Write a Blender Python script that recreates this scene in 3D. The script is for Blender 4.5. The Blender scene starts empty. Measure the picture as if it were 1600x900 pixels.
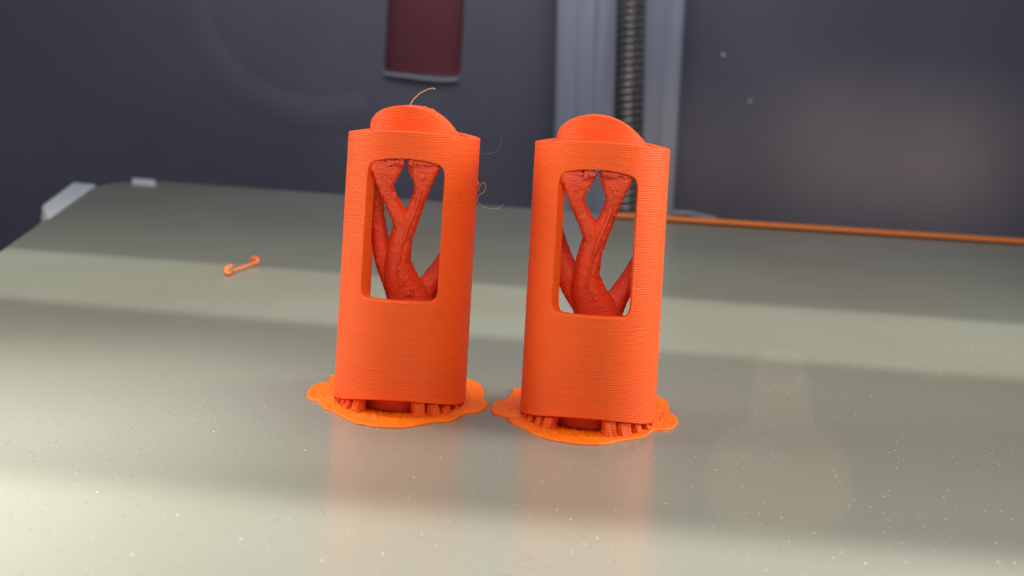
import bpy, bmesh, math, random
from mathutils import Vector, Matrix, noise
random.seed(7)
MM = 0.001
R_ = math.radians
S = bpy.context.scene
C = S.collection

# ------------------------------------------------------------------ camera
FPX = 1750.0          # focal length in pixels of the 1600 px wide frame
CH = 28.5             # camera height above the plate, mm
PY = 150.0            # row of the optical axis
ROLL = R_(3.25)
cam_d = bpy.data.cameras.new('camera'); cam = bpy.data.objects.new('camera', cam_d); C.objects.link(cam)
cr, sr = math.cos(ROLL), math.sin(ROLL)
m = Matrix(((cr, -sr, 0), (0, 0, -1), (sr, cr, 0)))
cam.matrix_world = Matrix.Translation((0, 0, CH*MM)) @ m.to_4x4()
cam_d.sensor_width = 36; cam_d.lens = FPX/1600*36
cam_d.shift_y = -(450-PY)/1600
cam_d.clip_start = 0.004; cam_d.clip_end = 5
cam_d.dof.use_dof = True; cam_d.dof.focus_distance = 0.099; cam_d.dof.aperture_fstop = 54
S.camera = cam

# ------------------------------------------------------------------ world, view
w = bpy.data.worlds.new('World'); S.world = w; w.use_nodes = True
bg = w.node_tree.nodes['Background']
bg.inputs[0].default_value = (0.80, 0.86, 1.0, 1); bg.inputs[1].default_value = 0.26
S.view_settings.view_transform = 'Standard'; S.view_settings.look = 'None'
S.view_settings.exposure = 0; S.view_settings.gamma = 1

def area(name, loc, target, sx, sy, power, col=(1, 1, 1), spread=180, roll=0.0):
    d = bpy.data.lights.new(name, 'AREA'); d.shape = 'RECTANGLE'
    d.size = sx*MM; d.size_y = sy*MM; d.energy = power; d.color = col; d.spread = R_(spread)
    o = bpy.data.objects.new(name, d); C.objects.link(o)
    o.location = Vector(loc)*MM
    q = (Vector(target)-Vector(loc)).to_track_quat('-Z', 'Y')
    o.rotation_mode = 'QUATERNION'
    o.rotation_quaternion = q @ Matrix.Rotation(roll, 3, 'Z').to_quaternion()
    return o

# pixel of the photograph -> point of the place
def ray(px, py):
    dx, dy = px-800, py-PY
    return (dx*cr+dy*sr)/FPX, (dx*sr-dy*cr)/FPX
def on_plate(px, py, z=0.0):
    a, b = ray(px, py); Y = (z-CH)/b
    return Vector((a*Y, Y, z))
def at_depth(px, py, Y):
    a, b = ray(px, py); return Vector((a*Y, Y, CH+b*Y))

# lamps: soft room light from the left and right, added narrow beams overhead that draw the bands on the plate
area('lamp_room_left', (-230, 125, 120), (-20, 108, 12), 150, 150, 0.105, (1.0, 0.95, 0.88), 80)
area('lamp_room_right', (215, 120, 110), (15, 105, 12), 110, 130, 0.12, (1.0, 0.94, 0.86), 80)
area('lamp_overhead', (0, 135, 230), (0, 125, 0), 200, 90, 0.125, (0.98, 0.98, 1.0))
area('fill_front_high', (10, 15, 88), (5, 100, 22), 90, 30, 0.0128, (1.0, 0.92, 0.88), 70)  # added fill that brightens the upper fronts of the prints
area('fill_rear_top', (-10, 330, 135), (10, 400, 50), 260, 30, 0.120, (0.86, 0.88, 1.0))  # added fill that lightens the top of the rear panel
area('added_beam_band', (10, 149, 92), (10, 149, 0), 330, 36, 0.029, (0.98, 1.0, 0.93), 6, R_(-6))
area('added_beam_front', (-20, 37, 92), (-20, 37, 0), 300, 80, 0.092, (0.99, 0.98, 1.0), 6, R_(-4))
area('added_beam_front_left', (-75, 57, 92), (-75, 57, 0), 100, 110, 0.088, (0.97, 0.98, 1.0), 34, R_(-4))
area('added_panel_glow', (128, 150, 60), (140, 395, 14), 80, 46, 0.0030, (1.0, 0.76, 0.50), 12, R_(-2))  # added warm beam in place of the reflections on the rear panel
area('added_panel_glow_wide', (100, 140, 60), (118, 395, 10), 140, 30, 0.0030, (1.0, 0.76, 0.52), 16, R_(6))  # second added beam, widens that warm patch

# ------------------------------------------------------------------ materials
def mat(name, base, rough=0.5, metal=0.0, spec=0.5, sss=0.0):
    M = bpy.data.materials.new(name); M.use_nodes = True
    nt = M.node_tree; b = nt.nodes['Principled BSDF']
    b.inputs['Base Color'].default_value = (*base, 1); b.inputs['Roughness'].default_value = rough
    b.inputs['Metallic'].default_value = metal; b.inputs['Specular IOR Level'].default_value = spec
    if sss:
        b.inputs['Subsurface Weight'].default_value = sss
        b.inputs['Subsurface Radius'].default_value = (1.0, 0.25, 0.08)
        b.inputs['Subsurface Scale'].default_value = 0.0008
    return M, nt, b
def N(nt, t, **kw):
    n = nt.nodes.new(t)
    for k, v in kw.items():
        if k in n.inputs: n.inputs[k].default_value = v
        else: setattr(n, k, v)
    return n
def L(nt, a, b): nt.links.new(a, b)
def math_n(nt, op, a, b=None, c=None):
    n = nt.nodes.new('ShaderNodeMath'); n.operation = op
    for i, v in enumerate((a, b, c)):
        if v is None: continue
        if hasattr(v, 'node'): nt.links.new(v, n.inputs[i])
        else: n.inputs[i].default_value = v
    return n.outputs[0]
def ramp(nt, fac, stops):
    r = nt.nodes.new('ShaderNodeValToRGB'); e = r.color_ramp.elements
    while len(e) < len(stops): e.new(0.5)
    for i, (p, c) in enumerate(stops):
        e[i].position = p; e[i].color = (*c, 1) if len(c) == 3 else c
    nt.links.new(fac, r.inputs[0]); return r.outputs[0]
def mapped(nt, scale, co='Object'):
    t = nt.nodes.new('ShaderNodeTexCoord'); mp = nt.nodes.new('ShaderNodeMapping')
    mp.inputs['Scale'].default_value = scale; nt.links.new(t.outputs[co], mp.inputs[0]); return mp.outputs[0]

def plastic(name, base, layer=1.0, fuzz=0.4, rough=0.5, dist=0.000032):
    """printed plastic: 0.2 mm layers, each a little uneven"""
    M, nt, b = mat(name, base, rough, spec=0.36, sss=0.16)
    t = nt.nodes.new('ShaderNodeTexCoord'); sp = nt.nodes.new('ShaderNodeSeparateXYZ'); L(nt, t.outputs['Object'], sp.inputs[0])
    wob = N(nt, 'ShaderNodeTexNoise', Scale=1.0, Detail=2.0); L(nt, mapped(nt, (180, 180, 900)), wob.inputs['Vector'])
    zz = math_n(nt, 'MULTIPLY_ADD', wob.outputs['Fac'], 0.00012, sp.outputs['Z'])
    sn = math_n(nt, 'SINE', math_n(nt, 'MULTIPLY', zz, 2*math.pi/0.0002))
    ln = N(nt, 'ShaderNodeTexNoise', Scale=1.0, Detail=3.0, Roughness=0.65); L(nt, mapped(nt, (260, 260, 5200)), ln.inputs['Vector'])
    fn = N(nt, 'ShaderNodeTexNoise', Scale=7000.0, Detail=2.0); L(nt, t.outputs['Object'], fn.inputs['Vector'])
    h = math_n(nt, 'MULTIPLY', sn, 0.30*layer)
    amp = N(nt, 'ShaderNodeTexNoise', Scale=260.0, Detail=2.0); L(nt, t.outputs['Object'], amp.inputs['Vector'])
    h = math_n(nt, 'MULTIPLY', h, math_n(nt, 'MULTIPLY_ADD', amp.outputs['Fac'], 2.2, -0.45))
    h = math_n(nt, 'MULTIPLY_ADD', ln.outputs['Fac'], 1.15*layer, h)
    h = math_n(nt, 'MULTIPLY_ADD', fn.outputs['Fac'], fuzz*2.6, h)
    bp = N(nt, 'ShaderNodeBump', Strength=0.8, Distance=dist); L(nt, h, bp.inputs['Height']); L(nt, bp.outputs[0], b.inputs['Normal'])
    v = math_n(nt, 'MULTIPLY_ADD', ln.outputs['Fac'], 0.30, 0.85)
    mx = N(nt, 'ShaderNodeHueSaturation'); mx.inputs['Color'].default_value = (*base, 1); L(nt, v, mx.inputs['Value']); L(nt, mx.outputs[0], b.inputs['Base Color'])
    rr = math_n(nt, 'MULTIPLY_ADD', ln.outputs['Fac'], 0.25, rough-0.12); L(nt, rr, b.inputs['Roughness'])
    return M
M_SHELL = plastic('orange_printed_plastic', (1.0, 0.116, 0.010), 1.0, 0.7, 0.5)
M_TREE = plastic('orange_support_plastic', (1.0, 0.088, 0.026), 0.9, 0.7, 0.33, 0.00005)  # same filament; bounced light inside is put into this redder colour
M_BLOCK = plastic('orange_strut_plastic', (1.0, 0.13, 0.010), 0.6, 2.2, 0.4, 0.00006)
M_BRIM = plastic('orange_first_layer', (1.0, 0.185, 0.005), 0.3, 1.2, 0.30, 0.00004)
M_SCRAP = plastic('orange_filament', (1.0, 0.22, 0.03), 0.0, 0.2, 0.4)
M_PURGE = plastic('bright_orange_strip', (1.0, 0.24, 0.03), 0.0, 0.3, 0.5)
M_HAIR, nt, b = mat('thin_filament_hair', (0.62, 0.45, 0.22), 0.35)
M_HAIR2, nt, b = mat('thin_dark_hair', (0.20, 0.13, 0.08), 0.4)

# plate: satin, faintly blotched olive-grey sheet with pinhead flecks, among them pits painted as glints and dark dots
M_PLATE, nt, b = mat('satin_build_sheet', (0.25, 0.24, 0.185), 0.24, spec=0.62)
t = nt.nodes.new('ShaderNodeTexCoord')
n1 = N(nt, 'ShaderNodeTexNoise', Scale=14.0, Detail=3.0); L(nt, t.outputs['Object'], n1.inputs['Vector'])
base = ramp(nt, n1.outputs['Fac'], [(0.3, (0.218, 0.210, 0.150)), (0.5, (0.248, 0.248, 0.190)), (0.7, (0.262, 0.278, 0.225))])
def speck(scale, thr, seed, stretch=(1, 1, 1)):
    mp = mapped(nt, tuple(scale*s for s in stretch))
    v = nt.nodes.new('ShaderNodeTexVoronoi'); v.inputs['Scale'].default_value = 1; v.inputs['Randomness'].default_value = 1
    ad = N(nt, 'ShaderNodeVectorMath', operation='ADD'); ad.inputs[1].default_value = (seed, seed*2, 0); L(nt, mp, ad.inputs[0]); L(nt, ad.outputs[0], v.inputs['Vector'])
    dot = math_n(nt, 'LESS_THAN', v.outputs['Distance'], thr)
    sx = nt.nodes.new('ShaderNodeSeparateColor'); L(nt, v.outputs['Color'], sx.inputs[0])
    return dot, sx.outputs[0], sx.outputs[1]
dens = N(nt, 'ShaderNodeTexNoise', Scale=28.0, Detail=2.0); L(nt, t.outputs['Object'], dens.inputs['Vector'])
sp = nt.nodes.new('ShaderNodeSeparateXYZ'); L(nt, t.outputs['Object'], sp.inputs[0])
side = math_n(nt, 'SMOOTH_MIN', math_n(nt, 'MAXIMUM', math_n(nt, 'MULTIPLY_ADD', sp.outputs['X'], 14.0, 0.5), 0.0), 1.0, 0.0)
# glints of tiny pits put into the colour, more of them to the right
d1, c1, e1 = speck(1250, 0.085, 3.3)
k1 = math_n(nt, 'MULTIPLY', d1, math_n(nt, 'LESS_THAN', c1, math_n(nt, 'MULTIPLY', math_n(nt, 'MULTIPLY_ADD', side, 1.7, -0.15), math_n(nt, 'MULTIPLY_ADD', dens.outputs['Fac'], 3.2, -0.9))))
# pits painted dark as they look against glare, more of them to the left
d2, c2, e2 = speck(1150, 0.10, 9.1, (1, 1.0, 1))
k2 = math_n(nt, 'MULTIPLY', d2, math_n(nt, 'LESS_THAN', c2, math_n(nt, 'MULTIPLY', math_n(nt, 'MULTIPLY_ADD', side, -1.5, 1.6), math_n(nt, 'MULTIPLY_ADD', dens.outputs['Fac'], 3.2, -0.9))))
d3, c3, e3 = speck(2300, 0.17, 5.7)
k3 = math_n(nt, 'MULTIPLY', d3, math_n(nt, 'MULTIPLY', math_n(nt, 'LESS_THAN', c3, 0.16), 0.28))
def mix(nt, f, a, bcol):
    n = nt.nodes.new('ShaderNodeMix'); n.data_type = 'RGBA'
    L(nt, f, n.inputs[0])
    for i, v in ((6, a), (7, bcol)):
        if hasattr(v, 'node'): L(nt, v, n.inputs[i])
        else: n.inputs[i].default_value = (*v, 1)
    return n.outputs[2]
# bottle-shaped reflection painted into the sheet colour, broad in front, narrow behind
def painted_refl(px, py, hx, hy, soft):
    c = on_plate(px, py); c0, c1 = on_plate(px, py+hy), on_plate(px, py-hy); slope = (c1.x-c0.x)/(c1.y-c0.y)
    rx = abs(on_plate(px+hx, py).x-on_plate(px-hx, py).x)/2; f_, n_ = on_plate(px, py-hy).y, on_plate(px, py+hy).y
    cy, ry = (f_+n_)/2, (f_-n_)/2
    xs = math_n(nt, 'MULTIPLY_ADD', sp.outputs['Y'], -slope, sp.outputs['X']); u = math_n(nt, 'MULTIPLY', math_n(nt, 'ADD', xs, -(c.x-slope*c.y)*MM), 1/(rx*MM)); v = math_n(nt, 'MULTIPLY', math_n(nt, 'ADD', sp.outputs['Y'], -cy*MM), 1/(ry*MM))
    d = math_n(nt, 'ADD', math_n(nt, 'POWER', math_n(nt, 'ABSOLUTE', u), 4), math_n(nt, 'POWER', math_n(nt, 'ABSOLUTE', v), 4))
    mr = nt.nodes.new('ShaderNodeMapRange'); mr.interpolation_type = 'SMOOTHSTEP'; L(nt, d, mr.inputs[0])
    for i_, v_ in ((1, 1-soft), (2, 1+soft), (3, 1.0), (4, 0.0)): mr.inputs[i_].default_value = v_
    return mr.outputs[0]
refl_f = math_n(nt, 'MAXIMUM', painted_refl(1218, 748, 106, 82, 0.6), painted_refl(1220, 640, 46, 90, 0.7))
base = mix(nt, math_n(nt, 'MULTIPLY', refl_f, math_n(nt, 'MULTIPLY_ADD', dens.outputs['Fac'], 0.30, 0.02)), base, (0.42, 0.38, 0.29))
# fine long scratches and wiped smears
scn = N(nt, 'ShaderNodeTexNoise', Scale=1.0, Detail=5.0, Roughness=0.7); L(nt, mapped(nt, (40, 900, 40)), scn.inputs['Vector'])
smr = N(nt, 'ShaderNodeTexNoise', Scale=38.0, Detail=6.0, Roughness=0.65, Distortion=1.5); L(nt, t.outputs['Object'], smr.inputs['Vector'])
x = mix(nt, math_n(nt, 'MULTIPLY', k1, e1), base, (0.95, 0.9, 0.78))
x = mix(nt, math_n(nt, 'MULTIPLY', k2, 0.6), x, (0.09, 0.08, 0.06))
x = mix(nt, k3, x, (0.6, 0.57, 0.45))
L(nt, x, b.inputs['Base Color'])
n2 = N(nt, 'ShaderNodeTexNoise', Scale=22.0, Detail=4.0, Roughness=0.6); L(nt, t.outputs['Object'], n2.inputs['Vector'])
L(nt, math_n(nt, 'ADD', math_n(nt, 'MULTIPLY_ADD', n2.outputs['Fac'], 0.05, 0.20), math_n(nt, 'ADD', math_n(nt, 'MULTIPLY', smr.outputs['Fac'], 0.035), math_n(nt, 'MULTIPLY', scn.outputs['Fac'], 0.02))), b.inputs['Roughness'])
n3 = N(nt, 'ShaderNodeTexNoise', Scale=3500.0, Detail=2.0); L(nt, t.outputs['Object'], n3.inputs['Vector'])
bp = N(nt, 'ShaderNodeBump', Strength=0.25, Distance=0.00001)
L(nt, math_n(nt, 'ADD', n3.outputs['Fac'], math_n(nt, 'MULTIPLY', math_n(nt, 'ADD', d1, d2), 0.0)), bp.inputs['Height']); L(nt, bp.outputs[0], b.inputs['Normal'])

def noisy(name, base, var=0.12, scale=40.0, rough=0.5, metal=0.0, spec=0.5, stretch=(1, 1, 1)):
    M, nt, b = mat(name, base, rough, metal, spec)
    n = N(nt, 'ShaderNodeTexNoise', Scale=1.0, Detail=4.0); L(nt, mapped(nt, tuple(scale*s for s in stretch)), n.inputs['Vector'])
    lo = tuple(c*(1-var) for c in base); hi = tuple(c*(1+var) for c in base)
    L(nt, ramp(nt, n.outputs['Fac'], [(0.3, lo), (0.7, hi)]), b.inputs['Base Color'])
    L(nt, math_n(nt, 'MULTIPLY_ADD', n.outputs['Fac'], 0.2, rough-0.1), b.inputs['Roughness'])
    return M
M_PANEL = noisy('dark_grey_panel', (0.115, 0.110, 0.142), 0.2, 9, 0.38)
M_RIDGE = noisy('dark_grey_panel_ridge', (0.122, 0.118, 0.150), 0.16, 9, 0.4)
M_RAIL = noisy('brushed_grey_rail', (0.32, 0.34, 0.40), 0.14, 30, 0.42, 0.3, 0.5, (12, 12, 0.4))
M_SCREW = noisy('dark_steel_screw', (0.34, 0.31, 0.29), 0.2, 90, 0.36, 0.8)
M_GAP = noisy('black_groove', (0.018, 0.017, 0.022), 0.1, 30, 0.6)
M_RED = noisy('dark_red_cover', (0.120, 0.016, 0.024), 0.15, 25, 0.5)
M_LIP = noisy('pale_slot_lip', (0.24, 0.245, 0.25), 0.1, 30, 0.45)
M_WHITE = noisy('white_plastic_tab', (0.74, 0.76, 0.78), 0.05, 60, 0.4)
M_BED = noisy('dark_heat_bed', (0.06, 0.055, 0.05), 0.15, 40, 0.55)
M_DUST = noisy('pale_dust', (0.8, 0.78, 0.75), 0.05, 300, 0.5)

# ------------------------------------------------------------------ helpers
def link(name, bm, material, parent=None, smooth=None, recalc=True):
    if recalc: bmesh.ops.recalc_face_normals(bm, faces=bm.faces)
    me = bpy.data.meshes.new(name); bm.to_mesh(me); bm.free()
    me.transform(Matrix.Scale(MM, 4))
    o = bpy.data.objects.new(name, me); C.objects.link(o); o.data.materials.append(material)
    if smooth is not None:
        for p in me.polygons: p.use_smooth = True
        me.set_sharp_from_angle(angle=R_(smooth))
    if parent: o.parent = parent
    return o
def empty(name, loc, label, cat, group=None):
    o = bpy.data.objects.new(name, None); C.objects.link(o); o.empty_display_size = 0.002
    o.location = Vector(loc)*MM; o['label'] = label; o['category'] = cat
    if group: o['group'] = group
    return o
def tag(o, label, cat, group=None):
    o['label'] = label; o['category'] = cat
    if group: o['group'] = group
def bev(o, wdt, seg=2, ang=40):
    LATE.append((o, wdt, seg, ang))
def bev_now(o, wdt, seg, ang):
    md = o.modifiers.new('bevel', 'BEVEL'); md.width = wdt*MM; md.segments = seg; md.limit_method = 'ANGLE'; md.angle_limit = R_(ang); return md
LATE = []
def box(bm, c, h, rot=None):
    vs = []
    for sx in (-1, 1):
        for sy in (-1, 1):
            for sz in (-1, 1):
                v = Vector((sx*h[0], sy*h[1], sz*h[2]))
                if rot: v = rot @ v
                vs.append(bm.verts.new(Vector(c)+v))
    for f in ((0, 1, 3, 2), (4, 6, 7, 5), (0, 4, 5, 1), (2, 3, 7, 6), (0, 2, 6, 4), (1, 5, 7, 3)):
        bm.faces.new([vs[i] for i in f])
def prism(bm, pts, z0, z1):
    a = [bm.verts.new((p[0], p[1], z0)) for p in pts]; c = [bm.verts.new((p[0], p[1], z1)) for p in pts]
    n = len(pts); bm.faces.new(list(reversed(a))); bm.faces.new(c)
    for i in range(n): bm.faces.new((a[i], a[(i+1) % n], c[(i+1) % n], c[i]))
def tube(bm, pts, rad, n=10, flat=1.0, closed_ends=True, facet=0.0):
    """swept tube through pts; rad number or list"""
    pts = [Vector(p) for p in pts]; k = len(pts)
    rad = rad if isinstance(rad, (list, tuple)) else [rad]*k
    up = Vector((0, 1, 0.01)); rings = []
    for i, p in enumerate(pts):
        tg = (pts[min(i+1, k-1)]-pts[max(i-1, 0)]).normalized()
        s = tg.cross(up)
        if s.length < 1e-3: s = tg.cross(Vector((1, 0, 0)))
        s.normalize(); u = s.cross(tg).normalized()
        r = rad[i]; rx, ry = r if isinstance(r, tuple) else (r, r*flat)
        q = lambda a: 1+facet*abs(math.sin(2.5*a+0.02*i))**0.7-facet*0.6
        rings.append([bm.verts.new(p+s*(rx*q(a)*math.cos(a))+u*(ry*q(a)*math.sin(a))) for a in [2*math.pi*j/n for j in range(n)]])
    for i in range(k-1):
        for j in range(n): bm.faces.new((rings[i][j], rings[i][(j+1) % n], rings[i+1][(j+1) % n], rings[i+1][j]))
    if closed_ends: bm.faces.new(list(reversed(rings[0]))); bm.faces.new(rings[-1])
def spline(pts, k=6):
    pts = [Vector(p) for p in pts]; out = []
    for i in range(len(pts)-1):
        p0 = pts[max(i-1, 0)]; p1 = pts[i]; p2 = pts[i+1]; p3 = pts[min(i+2, len(pts)-1)]
        for j in range(k):
            t = j/k
            out.append(0.5*((2*p1)+(p2-p0)*t+(2*p0-5*p1+4*p2-p3)*t*t+(3*p1-p0-3*p2+p3)*t**3))
    out.append(pts[-1]); return out
def fused(name, bm, voxel, amp, freq, material, parent, stretch=1.0, smooth=2):
    """one part from overlapping limbs, roughened"""
    me = bpy.data.meshes.new(name); bmesh.ops.recalc_face_normals(bm, faces=bm.faces); bm.to_mesh(me); bm.free()
    o = bpy.data.objects.new(name, me); C.objects.link(o); nm = me
    for v in nm.vertices:
        p = v.co; q = Vector((p.x*freq, p.y*freq, p.z*freq*stretch))
        d = noise.noise(q)*amp + noise.noise(q*2.7+Vector((9, 3, 1)))*amp*0.5 - max(0, noise.noise(q*0.8+Vector((2, 7, 4)))-0.25)*amp*1.2
        v.co = p + v.normal*d
    nm.transform(Matrix.Scale(MM, 4))
    for p in nm.polygons: p.use_smooth = True
    nm.set_sharp_from_angle(angle=R_(42)); nm.materials.append(material)
    o.parent = parent; return o

# ------------------------------------------------------------------ setting: plate
A = on_plate
corner = [A(75, 340), A(112, 312), A(150, 291), A(175, 286.5), A(205, 283.5), A(245, 283)]
back_r = A(1760, 394)
back_l = A(245, 283)
left_far = A(0, 393)
dl = (left_far-A(75, 340)).normalized()
lf = left_far + dl*190
pts = [lf, left_far] + corner + [back_r, Vector((260, -40, 0)), Vector((-200, -40, 0))]
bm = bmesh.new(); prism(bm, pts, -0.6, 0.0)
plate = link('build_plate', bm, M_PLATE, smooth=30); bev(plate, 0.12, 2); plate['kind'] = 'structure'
cen = Vector((0, 150, 0)); ins = [cen+(p-cen)*0.965 for p in pts]
bm = bmesh.new(); prism(bm, ins, -7.0, -0.61)
bed = link('heat_bed', bm, M_BED, plate)

def tab(pxs, z0, z1):
    bm = bmesh.new(); prism(bm, [A(*p, z1) for p in pxs], z0, z1)
    o = link('edge_tab', bm, M_WHITE, plate); bev(o, 0.5, 3); return o
tab([(66, 320), (113, 285), (150, 288), (76, 341)], -5.0, 0.3)
tab([(206, 277.5), (243, 280.5), (243, 287.5), (206, 284.5)], -3.0, 0.5)

# ------------------------------------------------------------------ setting: rear panel with slot and ring
PD = 400.0
def X(px, py=100, D=PD): return at_depth(px, py, D).x
def panel_mesh():
    bm = bmesh.new()
    sl = [at_depth(600, -60, PD), at_depth(600, 104, PD), at_depth(607, 113, PD), at_depth(713, 117, PD), at_depth(720, 108, PD), at_depth(720, -60, PD)]
    x0, x1, zb, zt = sl[0].x, sl[-1].x, sl[2].z, 110
    x0 = sl[1].x; x1 = sl[4].x
    Lx, Rx, Bz, Tz = -330, 330, -70, 170
    hole = [(x0, zt), (x0, zb+2.2), (x0+0.4, zb+0.9), (x0+1.8, zb), (x1-1.8, zb), (x1-0.4, zb+0.9), (x1, zb+2.2), (x1, zt)]
    th = 4.0
    def quad(a, b, c, d): bm.faces.new([bm.verts.new((p[0], PD, p[1])) for p in (a, b, c, d)])
    quad((Lx, Bz), (x0, Bz), (x0, Tz), (Lx, Tz)); quad((x1, Bz), (Rx, Bz), (Rx, Tz), (x1, Tz)); quad((x0, zt), (x1, zt), (x1, Tz), (x0, Tz))
    lowp = hole[1:-1]
    bm.faces.new([bm.verts.new((p[0], PD, p[1])) for p in [(x0, Bz), (x1, Bz)]+list(reversed(lowp))])
    for i in range(len(hole)-1):
        p, q = hole[i], hole[i+1]
        bm.faces.new([bm.verts.new(v) for v in ((p[0], PD, p[1]), (q[0], PD, q[1]), (q[0], PD+th, q[1]), (p[0], PD+th, p[1]))])
    p, q = hole[-1], hole[0]
    bm.faces.new([bm.verts.new(v) for v in ((p[0], PD, p[1]), (q[0], PD, q[1]), (q[0], PD+th, q[1]), (p[0], PD+th, p[1]))])
    bmesh.ops.remove_doubles(bm, verts=bm.verts, dist=0.01)
    return bm, x0, x1, zb, zt
bm, sx0, sx1, szb, szt = panel_mesh()
panel = link('rear_panel', bm, M_PANEL, recalc=False); panel['kind'] = 'structure'
bm = bmesh.new(); box(bm, ((sx0+sx1)/2, PD+5.2, (szb+szt)/2), ((sx1-sx0)/2+3, 1.0, (szt-szb)/2+3))
link('slot_cover', bm, M_RED, panel)
bm = bmesh.new(); lipp = [(sx0+0.4, PD-0.6, szb-0.8), (sx0+8, PD-1.0, szb-1.2), ((sx0+sx1)/2, PD-1.0, szb-1.7), (sx1-5, PD-1.0, szb-1.9), (sx1-0.6, PD-0.6, szb-1.2)]
tube(bm, spline(lipp, 5), 0.75, 10)
link('slot_lip', bm, M_LIP, panel, smooth=60)
rc = at_depth(505, -35, PD); rr = 215*PD/FPX
bm = bmesh.new(); n = 96; prof = [(-7, 0.02), (-4.6, -0.14), (-1.5, -0.42), (1.4, -0.45), (4.8, -0.2), (7.4, 0.02)]
def fade(i):
    x_ = rc.x+rr*math.cos(2*math.pi*i/n)
    return max(0.0, min(1.0, (sx0+6-x_)/16)) if math.sin(2*math.pi*i/n) < 0.3 else 1.0
rings = [[bm.verts.new((rc.x+(rr+dr)*math.cos(2*math.pi*i/n), PD+0.03+(dy-0.03)*fade(i), rc.z+(rr+dr)*math.sin(2*math.pi*i/n))) for dr, dy in prof] for i in range(n)]
for i in range(n):
    if max(rings[i][0].co.x, rings[(i+1) % n][-1].co.x) < sx0-0.5 or rings[i][0].co.z < szb-14:
        for j in range(len(prof)-1): bm.faces.new((rings[i][j], rings[i][j+1], rings[(i+1) % n][j+1], rings[(i+1) % n][j]))
link('embossed_ring', bm, M_RIDGE, panel, smooth=60)

# floor of the chamber under the bed
bm = bmesh.new(); box(bm, (0, 150, -76), (330, 330, 3)); fl = link('chamber_floor', bm, M_GAP); fl['kind'] = 'structure'

# rails and lead screw; they lean with the photograph's own slight slant
def leaning(px_t, px_b, D):   # axis from the top row to the row 330
    t = at_depth(px_t, 0, D); b = at_depth(px_b, 330, D); d = (t-b)
    return b - d*0.6, t + d*0.5
def rail(l_t, l_b, r_t, r_b, D, label, ribs):
    bt, tt = leaning(l_t, l_b, D); bt2, tt2 = leaning(r_t, r_b, D)
    root = empty('vertical_rail', ((bt.x+bt2.x)/2, D, bt.z), label, 'rail', 'grey upright rails behind the plate')
    o_ = Vector(((bt.x+bt2.x)/2, D, bt.z))
    # faced profile with shallow grooves
    wd = (bt2.x-bt.x); prof = []
    for u, dy in ribs: prof.append((u, dy))
    bm = bmesh.new()
    def row(Lp, Rp):
        vs = [bm.verts.new(Vector((Lp.x+(Rp.x-Lp.x)*u, D+dy, Lp.z+(Rp.z-Lp.z)*u))-o_) for u, dy in prof]
        vs += [bm.verts.new(Vector((Rp.x, D+10, Rp.z))-o_), bm.verts.new(Vector((Lp.x, D+10, Lp.z))-o_)]
        return vs
    a = row(bt, bt2); c = row(tt, tt2); n = len(a)
    for i in range(n): bm.faces.new((a[i], a[(i+1) % n], c[(i+1) % n], c[i]))
    bm.faces.new(a); bm.faces.new(list(reversed(c)))
    o = link('rail_body', bm, M_RAIL, root); bev(o, 0.25, 2)
    return root
r1 = rail(872, 864, 967, 958, 386, 'wide brushed grey rail left of the threaded rod', [(0, 0.8), (0.05, 0), (0.30, 0), (0.32, 0.25), (0.36, 0.25), (0.38, 0), (0.62, 0), (0.64, 0.3), (0.70, 0.3), (0.72, 0), (0.96, 0), (1, 0.6)])
r2 = rail(1006, 1000, 1072, 1053, 386, 'narrow brushed grey rail right of the threaded rod', [(0, 0.8), (0.06, 0), (0.40, 0), (0.43, 0.3), (0.50, 0.3), (0.53, 0), (0.94, 0), (1, 0.8)])
for r in (r1, r2): del r['group']
bt, tt = leaning(967, 958, 394); bt2, tt2 = leaning(1006, 1000, 394)
bm = bmesh.new(); vs = [bm.verts.new(p) for p in (bt-Vector((1, 0, 0)), bt2+Vector((1, 0, 0)), tt2+Vector((1, 0, 0)), tt-Vector((1, 0, 0)))]
bk = [bm.verts.new(v.co+Vector((0, 3, 0))) for v in vs]; bm.faces.new(vs); bm.faces.new(list(reversed(bk)))
for i in range(4): bm.faces.new((vs[i], bk[i], bk[(i+1) % 4], vs[(i+1) % 4]))
link('groove_backing', bm, M_GAP, panel)
bt, tt = leaning(987, 979, 381)
root = empty('lead_screw', bt, 'dark threaded steel rod standing between the two grey rails', 'threaded rod')
ax = (tt-bt); ln_ = ax.length; az = ax.normalized(); sx_ = az.cross(Vector((0, 1, 0))).normalized(); sy_ = sx_.cross(az).normalized()
bm = bmesh.new(); pitch = 2.45; rc0, rc1 = 2.9, 4.4; n = 20; per = 6
turns = int(ln_/pitch); prev = None
grid = []
for k in range(turns*per):
    ring = []
    for j in range(n):
        a = 2*math.pi*j/n; ph = (k/per + j/n) % 1.0
        r = rc0+(rc1-rc0)*max(0.0, min(1.0, 1.6*abs(2*ph-1)-0.3))
        ring.append(bm.verts.new(az*(k*pitch/per)+sx_*(r*math.cos(a))+sy_*(r*math.sin(a))))
    if prev:
        for j in range(n): bm.faces.new((prev[j], prev[(j+1) % n], ring[(j+1) % n], ring[j]))
    prev = ring
link('thread', bm, M_SCREW, root, smooth=50)
# pale rounded piece at the bottom of the narrow rail
bm = bmesh.new(); p0 = at_depth(1050, 331, 340); p1 = at_depth(1118, 344, 340)
o_ = (p0+p1)/2; tube(bm, spline([p0-o_+Vector((0, 0, -0.6)), Vector((-1.5, 0, 0.4)), p1-o_], 5), [(1.0, 1.4)]*11, 10)
o = link('pale_piece', bm, M_LIP, smooth=60); o.location = o_*MM; tag(o, 'small pale rounded piece behind the plate edge beside the narrow rail', 'bracket')

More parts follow.
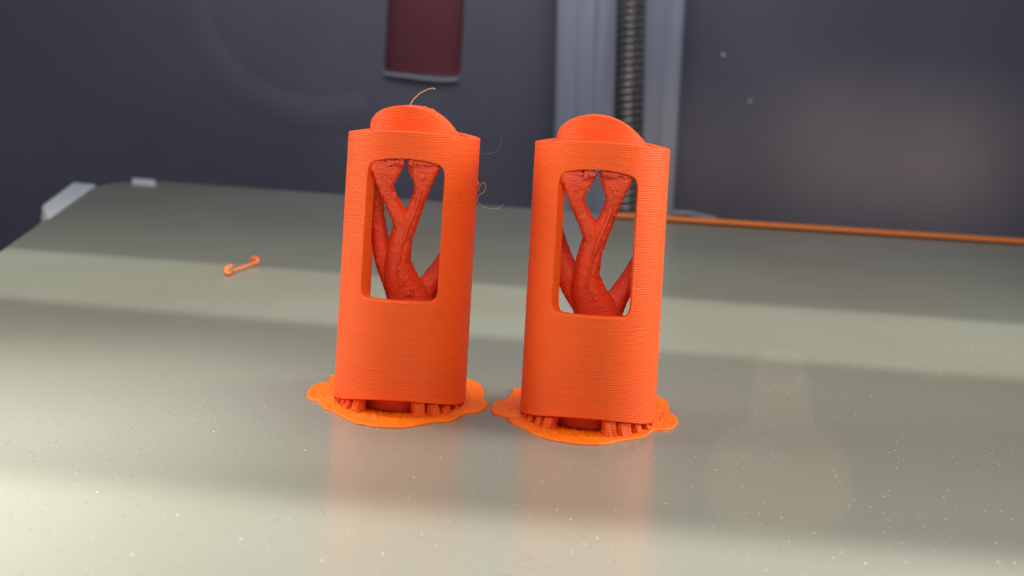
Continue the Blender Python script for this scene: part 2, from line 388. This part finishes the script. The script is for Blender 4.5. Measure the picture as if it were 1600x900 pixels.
# ------------------------------------------------------------------ purge line, scrap, dust
a0, a1 = A(948, 339), A(1720, 389)
d = (a1-a0); nn = 60; bm = bmesh.new(); perp = Vector((-d.y, d.x, 0)).normalized(); pts_, rad_ = [], []
for i in range(nn+1):
    t_ = i/nn; p = a0+d*t_+perp*0.12*noise.noise(Vector((t_*14, 0, 0)))
    w_ = 0.80+0.10*noise.noise(Vector((t_*25, 4, 0)))
    pts_.append(p-a0+Vector((0, 0, 0.60))); rad_.append((w_, 0.52) if 0 < i < nn else (0.3, 0.25))
# tube(): first radius runs sideways across the line
bm2 = bmesh.new(); rings = []
for p, (wx, wz) in zip(pts_, rad_):
    rings.append([bm2.verts.new(p+perp*wx*4.5*math.cos(q)+Vector((0, 0, wz*math.sin(q)))) for q in [2*math.pi*j/10 for j in range(10)]])
for i in range(nn):
    for j in range(10): bm2.faces.new((rings[i][j], rings[i][(j+1) % 10], rings[i+1][(j+1) % 10], rings[i+1][j]))
bm2.faces.new(rings[0]); bm2.faces.new(list(reversed(rings[-1]))); bm.free()
o = link('purge_line', bm2, M_PURGE, smooth=60); o.location = a0*MM
tag(o, 'long straight orange plastic strip along the rear edge of the plate', 'filament strip')

sc = A(376, 419)
def sp_(px, py, z): return A(px, py, z)-sc
cur = spline([sp_(361, 416, 0.75), sp_(355, 419, 0.8), sp_(352.5, 424, 0.45), sp_(358, 427.5, 0.38), sp_(366, 423, 0.4), sp_(380, 417.5, 0.4), sp_(393, 412.5, 0.42), sp_(401, 410, 0.6), sp_(402.5, 405, 0.95), sp_(397, 403, 1.0), sp_(393, 406, 0.8)], 4)
bm = bmesh.new(); tube(bm, cur, [0.20+0.11*abs(math.cos(math.pi*i/(len(cur)-1)))**2 for i in range(len(cur))], 8)
o = link('filament_scrap', bm, M_SCRAP, smooth=70); o.location = sc*MM
tag(o, 'small orange filament scrap with hooked ends lying on the plate left of the prints', 'filament scrap')

for px, py, lab in ((1130, 86, 'upper of the two pale dust flecks right of the grey rails'), (1172, 159, 'lower of the two pale dust flecks right of the grey rails')):
    p = at_depth(px, py, PD-0.6); bm = bmesh.new(); bmesh.ops.create_icosphere(bm, subdivisions=2, radius=0.62)
    for v in bm.verts: v.co *= 1+0.5*noise.noise(v.co*2.2+Vector((px, 0, 0))); v.co.y *= 0.8
    o = link('dust_fleck', bm, M_DUST, smooth=40); o.location = p*MM; tag(o, lab, 'dust fleck', 'dust flecks on the rear panel')

# ------------------------------------------------------------------ the printed tubes
RO, TH = 6.0, 1.0
P1 = on_plate(624.5, 627); P2 = on_plate(917, 654)
def loc1(px, py, yl):    # photograph pixel -> left print's own frame, at local depth yl
    return at_depth(px, py, P1.y+yl)-P1
GROUP = 'orange prints standing on the plate'
root = empty('printed_tube', P1, 'left orange printed windowed tube, a curled hair rising from its domed top', 'printed part', GROUP)

def z_low(t): return 0.50+1.17*math.cos(t)**2
def z_high(t): return 24.45+0.50*math.cos(t)**2
def shell():
    W0, W1 = R_(-36), R_(32.4); B0, B1 = R_(180-46), R_(180+46); rad = 0.75
    def win(t):
        """front (10.2..22.6) and back window; returns zb, zt or None"""
        for a, b_, lo, hi, arch, ti in ((W0, W1, 10.2, 21.95, 0.62, 0), (B0, B1, 5.9, 21.6, 0.6, 1)):
            if a-1e-6 <= t <= b_+1e-6:
                c = (a+b_)/2; u = (t-c)/((b_-a)/2); hi_ = hi+arch*math.cos(u*math.pi/2)**0.8 if abs(u) < 1 else hi
                e = min(t-a, b_-t)*RO
                k = rad-math.sqrt(max(0, rad*rad-(rad-e)**2)) if e < rad else 0
                return lo+k, hi_-k
        return None
    th = set()
    n = 200
    for i in range(n): th.add(round(-math.pi/2+2*math.pi*i/n, 6))
    for a, b_ in ((W0, W1), (B0, B1)):
        for e in (0, 0.03, 0.08, 0.15, 0.25, 0.37, 0.5, 0.65, 0.75): th.add(round(a+e/RO, 6)); th.add(round(b_-e/RO, 6))
    th = sorted(th)
    # drop near duplicates but keep the window edges
    keep = []; edges = [round(v, 6) for v in (W0, W1, B0, B1)]
    for t in th:
        if keep and t-keep[-1] < 0.004:
            if t in edges: keep[-1] = t
            continue
        keep.append(t)
    th = keep; n = len(th)
    bm = bmesh.new(); V = []
    for t in th:
        wv = win(t)
        zb, zt = wv if wv else ((5.9+0.75, 21.6-0.75) if math.cos(t) < 0 else (10.95, 21.2))
        dt = R_(6)*max(0, 1-abs(t-W1)/0.5)
        ti = t+dt; col = []
        for z in (z_low(t), zb, zt, z_high(t)):
            col.append((bm.verts.new((RO*math.sin(t), -RO*math.cos(t), z)), bm.verts.new(((RO-TH)*math.sin(ti), -(RO-TH)*math.cos(ti), z))))
        V.append(col)
    def inw(a, b_): m_ = (a+b_)/2; return W0 < m_ < W1 or B0 < m_ < B1
    state = []
    for i in range(n):
        j = (i+1) % n; tj = th[j] if j else th[0]+2*math.pi; iw = inw(th[i], tj); state.append(iw)
        for k in range(3):
            if k == 1 and iw: continue
            bm.faces.new((V[i][k][0], V[j][k][0], V[j][k+1][0], V[i][k+1][0]))
            bm.faces.new((V[j][k][1], V[i][k][1], V[i][k+1][1], V[j][k+1][1]))
        bm.faces.new((V[i][0][1], V[j][0][1], V[j][0][0], V[i][0][0])); bm.faces.new((V[i][3][0], V[j][3][0], V[j][3][1], V[i][3][1]))
        if iw:
            bm.faces.new((V[i][1][0], V[j][1][0], V[j][1][1], V[i][1][1])); bm.faces.new((V[i][2][1], V[j][2][1], V[j][2][0], V[i][2][0]))
    cap = [(bm.verts.new(((RO-TH+0.05)*math.sin(t), -(RO-TH+0.05)*math.cos(t), z_high(t)-0.12)), bm.verts.new((3.9*math.sin(t), -3.9*math.cos(t), z_high(t)-0.12))) for t in th]
    for i in range(n):
        j = (i+1) % n; bm.faces.new((cap[i][0], cap[j][0], cap[j][1], cap[i][1]))
    for i in range(n):
        if state[i] != state[i-1]: bm.faces.new((V[i][1][0], V[i][2][0], V[i][2][1], V[i][1][1]))
    return bm
o = link('shell', shell(), M_SHELL, root, smooth=35); bev(o, 0.09, 2, 35)

# domed plunger in the top, and the core at the foot
def cyl_top(r, z0, zf, n=96, rings=10):
    bm = bmesh.new(); low = [bm.verts.new((r*math.sin(2*math.pi*i/n), -r*math.cos(2*math.pi*i/n), z0)) for i in range(n)]
    prev = low; bm.faces.new(list(reversed(low)))
    for k in range(rings+1):
        q = r*(1-k/rings) if k else r
        if k == rings:
            c = bm.verts.new((0, 0, zf(0, 0)))
            for i in range(n): bm.faces.new((prev[i], prev[(i+1) % n], c))
            break
        ring = [bm.verts.new((q*math.sin(2*math.pi*i/n), -q*math.cos(2*math.pi*i/n), zf(q*math.sin(2*math.pi*i/n), 0))) for i in range(n)]
        for i in range(n): bm.faces.new((prev[i], prev[(i+1) % n], ring[(i+1) % n], ring[i]))
        prev = ring
    return bm
tbl = [(-4.15, 24.5), (-4.08, 25.15), (-3.85, 25.75), (-3.45, 26.22), (-2.9, 26.6), (-2.3, 26.85), (-1.6, 27.03), (-0.94, 27.12), (0, 27.08), (0.7, 26.96), (1.5, 26.68), (2.2, 26.3), (2.7, 25.96), (3.2, 25.52), (3.6, 25.1), (3.9, 24.7), (4.15, 24.35)]
def dome(x, y):
    for (a, b_), (c, d_) in zip(tbl, tbl[1:]):
        if x <= c: return b_+(d_-b_)*(x-a)/(c-a)
    return tbl[-1][1]
o = link('domed_plunger', cyl_top(4.08, 22.9, dome, 128, 14), M_SHELL, root, smooth=35); bev(o, 0.05, 2, 35)
o = link('core', cyl_top(4.0, 0.22, lambda x, y: 5.0, 96, 4), M_SHELL, root, smooth=35)

# brim: scalloped first layer, outline as the bead left it
def make_brim(parent, base_pt, fr, lf_, to_px, turn, seed):
    inv = Matrix.Rotation(-turn, 3, 'Z')
    conv = lambda q: inv @ (on_plate(*to_px(*q), 0.3)-base_pt)
    front = [conv(q) for q in fr]; left_ = [conv(q) for q in lf_]
    a_end = math.atan2(front[-1].y, front[-1].x); a_st = math.atan2(left_[0].y, left_[0].x)
    if a_st < a_end: a_st += 2*math.pi
    bk = []
    for i in range(1, 24):
        t_ = a_end+(a_st-a_end)*i/24; q = 6.9+0.55*abs(math.sin(t_*5.2+0.6)); bk.append(Vector((q*math.cos(t_), q*math.sin(t_), 0.3)))
    loop = spline(front+bk+left_+[front[0]], 5)[:-1]
    bm = bmesh.new(); rings = []; n = len(loop)
    lv = [(1.0, 0.0), (1.003, 0.08), (0.995, 0.17), (0.982, 0.215)]
    k = 0.975
    while k > 0.55: lv.append((k, 0.205+0.02*math.cos(k*2*math.pi/0.03))); k -= 0.0075
    lv.append((0.4, 0.2))
    for s_, z_ in lv:
        ring = []
        for p in loop:
            q = Vector((p.x*s_, p.y*s_, z_))
            if 0.45 < s_ < 0.985:
                inner = min(1, (0.985-s_)*9)
                q.z += 0.07*noise.noise(Vector((q.x*1.9, q.y*1.9, seed)))+inner*(0.22*max(0, noise.noise(Vector((q.x*3.4, q.y*3.4, seed+5)))-0.12)+0.06*noise.noise(Vector((q.x*7, q.y*7, seed))))
            ring.append(bm.verts.new(q))
        rings.append(ring)
    for a_, b_ in zip(rings, rings[1:]):
        for i in range(n): bm.faces.new((a_[i], a_[(i+1) % n], b_[(i+1) % n], b_[i]))
    bm.faces.new(rings[-1]); bm.faces.new(list(reversed(rings[0])))
    return link('brim', bm, M_BRIM, parent, smooth=70)
make_brim(root, P1, [(50, 215), (52, 240), (70, 255), (100, 268), (130, 275), (155, 285), (165, 300), (180, 330), (250, 355), (350, 405), (400, 432), (460, 455), (520, 462), (580, 478), (700, 485), (800, 488), (860, 483), (960, 467), (1060, 449), (1120, 441), (1180, 438), (1240, 425), (1280, 400), (1330, 375), (1420, 365), (1470, 348), (1495, 330), (1510, 305), (1500, 275), (1470, 240), (1475, 205), (1468, 170), (1445, 140), (1400, 120), (1345, 108)],
    [(252, 72), (235, 95), (212, 122), (150, 135), (95, 155), (68, 180)], lambda x, y: (470+x/5.161, 570+y/5.161), 0.0, 3)

# support blocks under the raised rim, each one its own piece
def make_blocks(parent, seed):
    rnd = random.Random(seed)
    spec = [(-83, 0.45, 0.5), (-74, 0.55, 0.6), (-64, 0.6, 0.6), (-54, 0.72, 0.5), (-42, 1.0, 0.35), (15.5, 1.1, -0.12), (31, 1.1, -0.2), (47, 0.95, -0.35), (62, 0.6, -0.4), (73, 0.45, -0.4)]
    spec += [(a, 0.8, 0.1) for a in (96, 118, 140, 162, 184, 206, 228, 250)]
    for i, (deg, wd, lean) in enumerate(spec):
        t_ = R_(deg+5.7+rnd.uniform(-1.5, 1.5)); rot = Matrix.Rotation(t_, 3, 'Z'); top = z_low(t_)-0.03
        wd *= rnd.uniform(0.9, 1.1); nz, nx = 9, 14; bm = bmesh.new(); rg = []
        for a in range(nz+1):
            z_ = 0.15+(top-0.15)*a/nz; f = a/nz; ring = []
            flare = 1.0+0.18*(1-f)**2+0.10*f**3; rc_ = 5.42-0.14*f; dr = 0.50*(1+0.35*(1-f)**2)
            for b_ in range(nx):
                q = 2*math.pi*b_/nx; cx, cy = math.cos(q), math.sin(q)
                k = (abs(cx)**5+abs(cy)**5)**(-1/5)
                gro = 1+0.10*math.sin(q*6+seed+i)              # vertical strands
                v = Vector((cx*k*wd/2*flare+lean*z_*0.3, -rc_+cy*k*dr*gro, z_)); v = rot @ v
                v += Vector((noise.noise(Vector((v.x*4, v.y*4, z_*1.5+seed))), noise.noise(Vector((v.y*4, v.x*4, z_*1.5+i))), 0))*0.10
                if a == nz: v.z += 0.10*noise.noise(Vector((v.x*5, v.y*5, seed)))
                ring.append(bm.verts.new(v))
            rg.append(ring)
        for u, v_ in zip(rg, rg[1:]):
            for k in range(nx): bm.faces.new((u[k], u[(k+1) % nx], v_[(k+1) % nx], v_[k]))
        bm.faces.new(list(reversed(rg[0]))); bm.faces.new(rg[-1])
        link('support_block', bm, M_BLOCK, parent, smooth=38)
make_blocks(root, 3)

# branching support inside the window
def nd(px, py, yl): return loc1(px, py, yl)
def limb(bm, pts, k=14, n=28):
    """pts: (px, py, local depth, half width px, depth radius mm)"""
    P = spline([nd(p[0], p[1], p[2]) for p in pts], k)
    Rr = []
    for i in range(len(pts)-1):
        for j in range(k):
            t_ = j/k; Rr.append((pts[i][3]*(1-t_)+pts[i+1][3]*t_, pts[i][4]*(1-t_)+pts[i+1][4]*t_))
    Rr.append((pts[-1][3], pts[-1][4]))
    tube(bm, P, [(a*0.0640, b_) for a, b_ in Rr], n, facet=0.10)
def tree(variant):
    bm = bmesh.new()
    # trunk
    limb(bm, [(650, 520, 0.4, 40, 1.8), (643, 480, 0.0, 34, 1.6), (627, 440, -0.8, 25, 1.4), (622, 408, -1.6, 18, 1.2), (627, 372, -2.4, 16, 1.0), (632, 345, -2.8, 13, 0.8)])
    limb(bm, [(634, 366, -2.6, 12, 0.8), (624, 338, -3.1, 12, 0.8), (610, 310, -3.7, 10, 0.7), (603, 290, -4.2, 11, 0.7), (603, 268, -4.7, 20, 0.6), (606, 249, -4.85, 26, 0.45)])
    limb(bm, [(628, 372, -2.6, 14, 0.8), (642, 340, -3.0, 12, 0.8), (654, 312, -3.5, 10, 0.7), (660, 292, -4.1, 11, 0.7), (662, 269, -4.65, 20, 0.6), (663, 251, -4.8, 24, 0.45)])
    # left limb rising to the lintel behind
    if variant == 0:
        limb(bm, [(630, 462, -0.3, 22, 1.1), (608, 425, -0.5, 15, 1.0), (596, 385, -0.8, 13, 0.9), (590, 340, -1.4, 10, 0.8), (588, 295, -2.4, 9, 0.7), (585, 250, -3.8, 9, 0.5)])
    else:
        limb(bm, [(630, 462, -0.3, 22, 1.1), (604, 425, 0.2, 18, 1.0), (587, 385, 0.6, 16, 0.9), (577, 340, 0.3, 11, 0.7), (576, 290, -1.2, 7, 0.6), (577, 250, -3.0, 7, 0.5)])
    # right limb that leaves behind the jamb
    limb(bm, [(636, 500, 0.2, 30, 1.2), (656, 466, 0.3, 20, 1.1), (676, 436, 0.8, 14, 1.0), (699, 400, 1.4, 12, 0.9), (716, 362, 1.6, 12, 0.8), (720, 300, 1.6, 12, 0.7), (716, 250, 1.2, 14, 0.7)])
    # rough scars and webbing on the limbs
    rnd = random.Random(11+variant)
    for k in range(60):
        px, py, yl = rnd.choice([(622, 410, -2.6), (628, 375, -3.2), (640, 345, -3.7), (656, 308, -4.1), (611, 312, -4.2), (640, 455, -2.0), (650, 470, -1.3), (630, 440, -2.1), (603, 275, -5.1), (662, 275, -5.1)])
        p = nd(px+rnd.uniform(-5, 5), py+rnd.uniform(-9, 9), yl+rnd.uniform(-0.05, 0.3))
        box(bm, p, (rnd.uniform(0.06, 0.18), 0.2, rnd.uniform(0.06, 0.3)), Matrix.Rotation(rnd.uniform(-0.9, 0.9), 3, 'Y'))
    # ridge seams that run up the limbs
    limb(bm, [(622, 450, -1.6, 3, 0.3), (621, 425, -2.3, 3, 0.3), (626, 395, -2.95, 3, 0.25), (635, 362, -3.5, 3, 0.3), (648, 330, -3.85, 3, 0.3), (659, 298, -4.5, 3, 0.3)], 10, 10)
    return bm
def crumbs(bm, seed):
    rnd = random.Random(seed)
    for k in range(44):      # jagged teeth where the support meets the lintel
        px = 585+k*2.3+rnd.uniform(-1.2, 1.2)
        if 630 < px < 641: continue
        t_ = nd(px, 251+abs(px-636)*0.04+rnd.uniform(-1.5, 2.5), -5.05)
        t_.y = -math.sqrt(max(1, 5.42**2-t_.x**2)); r = rnd.uniform(0.06, 0.2)
        box(bm, t_, (r*0.9, 0.35, r*rnd.uniform(0.8, 1.8)), Matrix.Rotation(rnd.uniform(-.5, .5), 3, 'Y'))
bm = tree(0); crumbs(bm, 1)
tr = fused('support_tree', bm, 0.11, 0.07, 2.0, M_TREE, root, 1.6, 0)

# ---- second print: copies of the first, turned a little, with its own support tree
root2 = root.copy(); C.objects.link(root2); root2.location = P2*MM; root2.rotation_euler.z = R_(-5.0)
root2['label'] = 'right orange printed windowed tube, standing nearer the grey rails'
s2 = 1.005
root2.scale = (s2, s2, s2)
for ch in list(root.children):
    if ch.name.startswith(('support_tree', 'support_block', 'brim')): continue
    c = ch.copy(); C.objects.link(c); c.parent = root2
make_blocks(root2, 8)
make_brim(root2, P2, [(45, 215), (45, 245), (62, 270), (100, 285), (150, 298), (175, 305), (185, 325), (205, 345), (260, 370), (320, 395), (370, 425), (430, 452), (495, 470), (560, 488), (650, 502), (760, 515), (870, 518), (960, 512), (1060, 494), (1150, 478), (1230, 466), (1290, 445), (1330, 412), (1380, 405), (1440, 402), (1500, 385), (1535, 355), (1540, 325), (1520, 295), (1480, 265), (1466, 245), (1468, 205), (1450, 170), (1410, 150), (1355, 135)],
    [(238, 70), (215, 95), (185, 135), (155, 158), (105, 165), (65, 188)], lambda x, y: (760+x/5.161, 590+y/5.161), R_(-5.0), 9)
bm = tree(1); crumbs(bm, 5)
t2 = fused('support_tree', bm, 0.11, 0.07, 2.0, M_TREE, root2, 1.6, 0)

# zits and seam blobs on the shells
for rt, seed in ((root, 1), (root2, 2)):
    rnd = random.Random(seed)
    for k in range(9):
        if rt is root and k == 0: t_, z_, q = R_(96), 20.3, 0.20
        else: t_, z_, q = R_(84+rnd.uniform(-3, 3)) if k < 5 else R_(rnd.uniform(-80, 80)), rnd.uniform(3, 9), rnd.uniform(0.05, 0.10)
        bm = bmesh.new(); bmesh.ops.create_icosphere(bm, subdivisions=2, radius=q)
        for v in bm.verts: v.co *= 1+0.4*noise.noise(v.co*6+Vector((k, 0, 0))); v.co += Vector(((RO-0.02)*math.sin(t_), -(RO-0.02)*math.cos(t_), z_))
        link('plastic_blob', bm, M_SHELL, rt, smooth=60)

# hairs of plastic that cling to the left print
def hair(pxs, yl, r, material):
    bm = bmesh.new(); tube(bm, spline([nd(x_, y_, yl) for x_, y_ in pxs], 6), r, 6)
    return link('plastic_hair', bm, material, root, smooth=80)
hair([(641, 164, ), (646, 156), (656, 146), (668, 140), (676, 138), (680, 139.5)], -0.5, 0.045, M_HAIR)
hair([(749, 243), (758, 240), (769, 240), (778, 234), (783, 222), (784, 213)], 0, 0.018, M_HAIR2)
hair([(747, 300), (750, 290), (755, 285), (759, 291), (756, 300), (749, 304), (746, 312)], 0, 0.022, M_HAIR)
hair([(745, 312), (752, 321), (765, 326), (780, 325), (787, 319)], 0, 0.016, M_HAIR)
hair([(660, 168.5), (664, 166.5), (668, 169.5), (676, 171), (682, 176)], -1, 0.05, M_SCRAP)

for a_ in LATE:
    bev_now(*a_)
for ch in root2.children:      # the second print's copies get the same softened edges
    src = bpy.data.objects.get(ch.name.split('.')[0])
    if src and src.modifiers and not ch.modifiers:
        q = src.modifiers[0]; md = ch.modifiers.new('bevel', 'BEVEL'); md.width = q.width; md.segments = q.segments; md.limit_method = 'ANGLE'; md.angle_limit = q.angle_limit
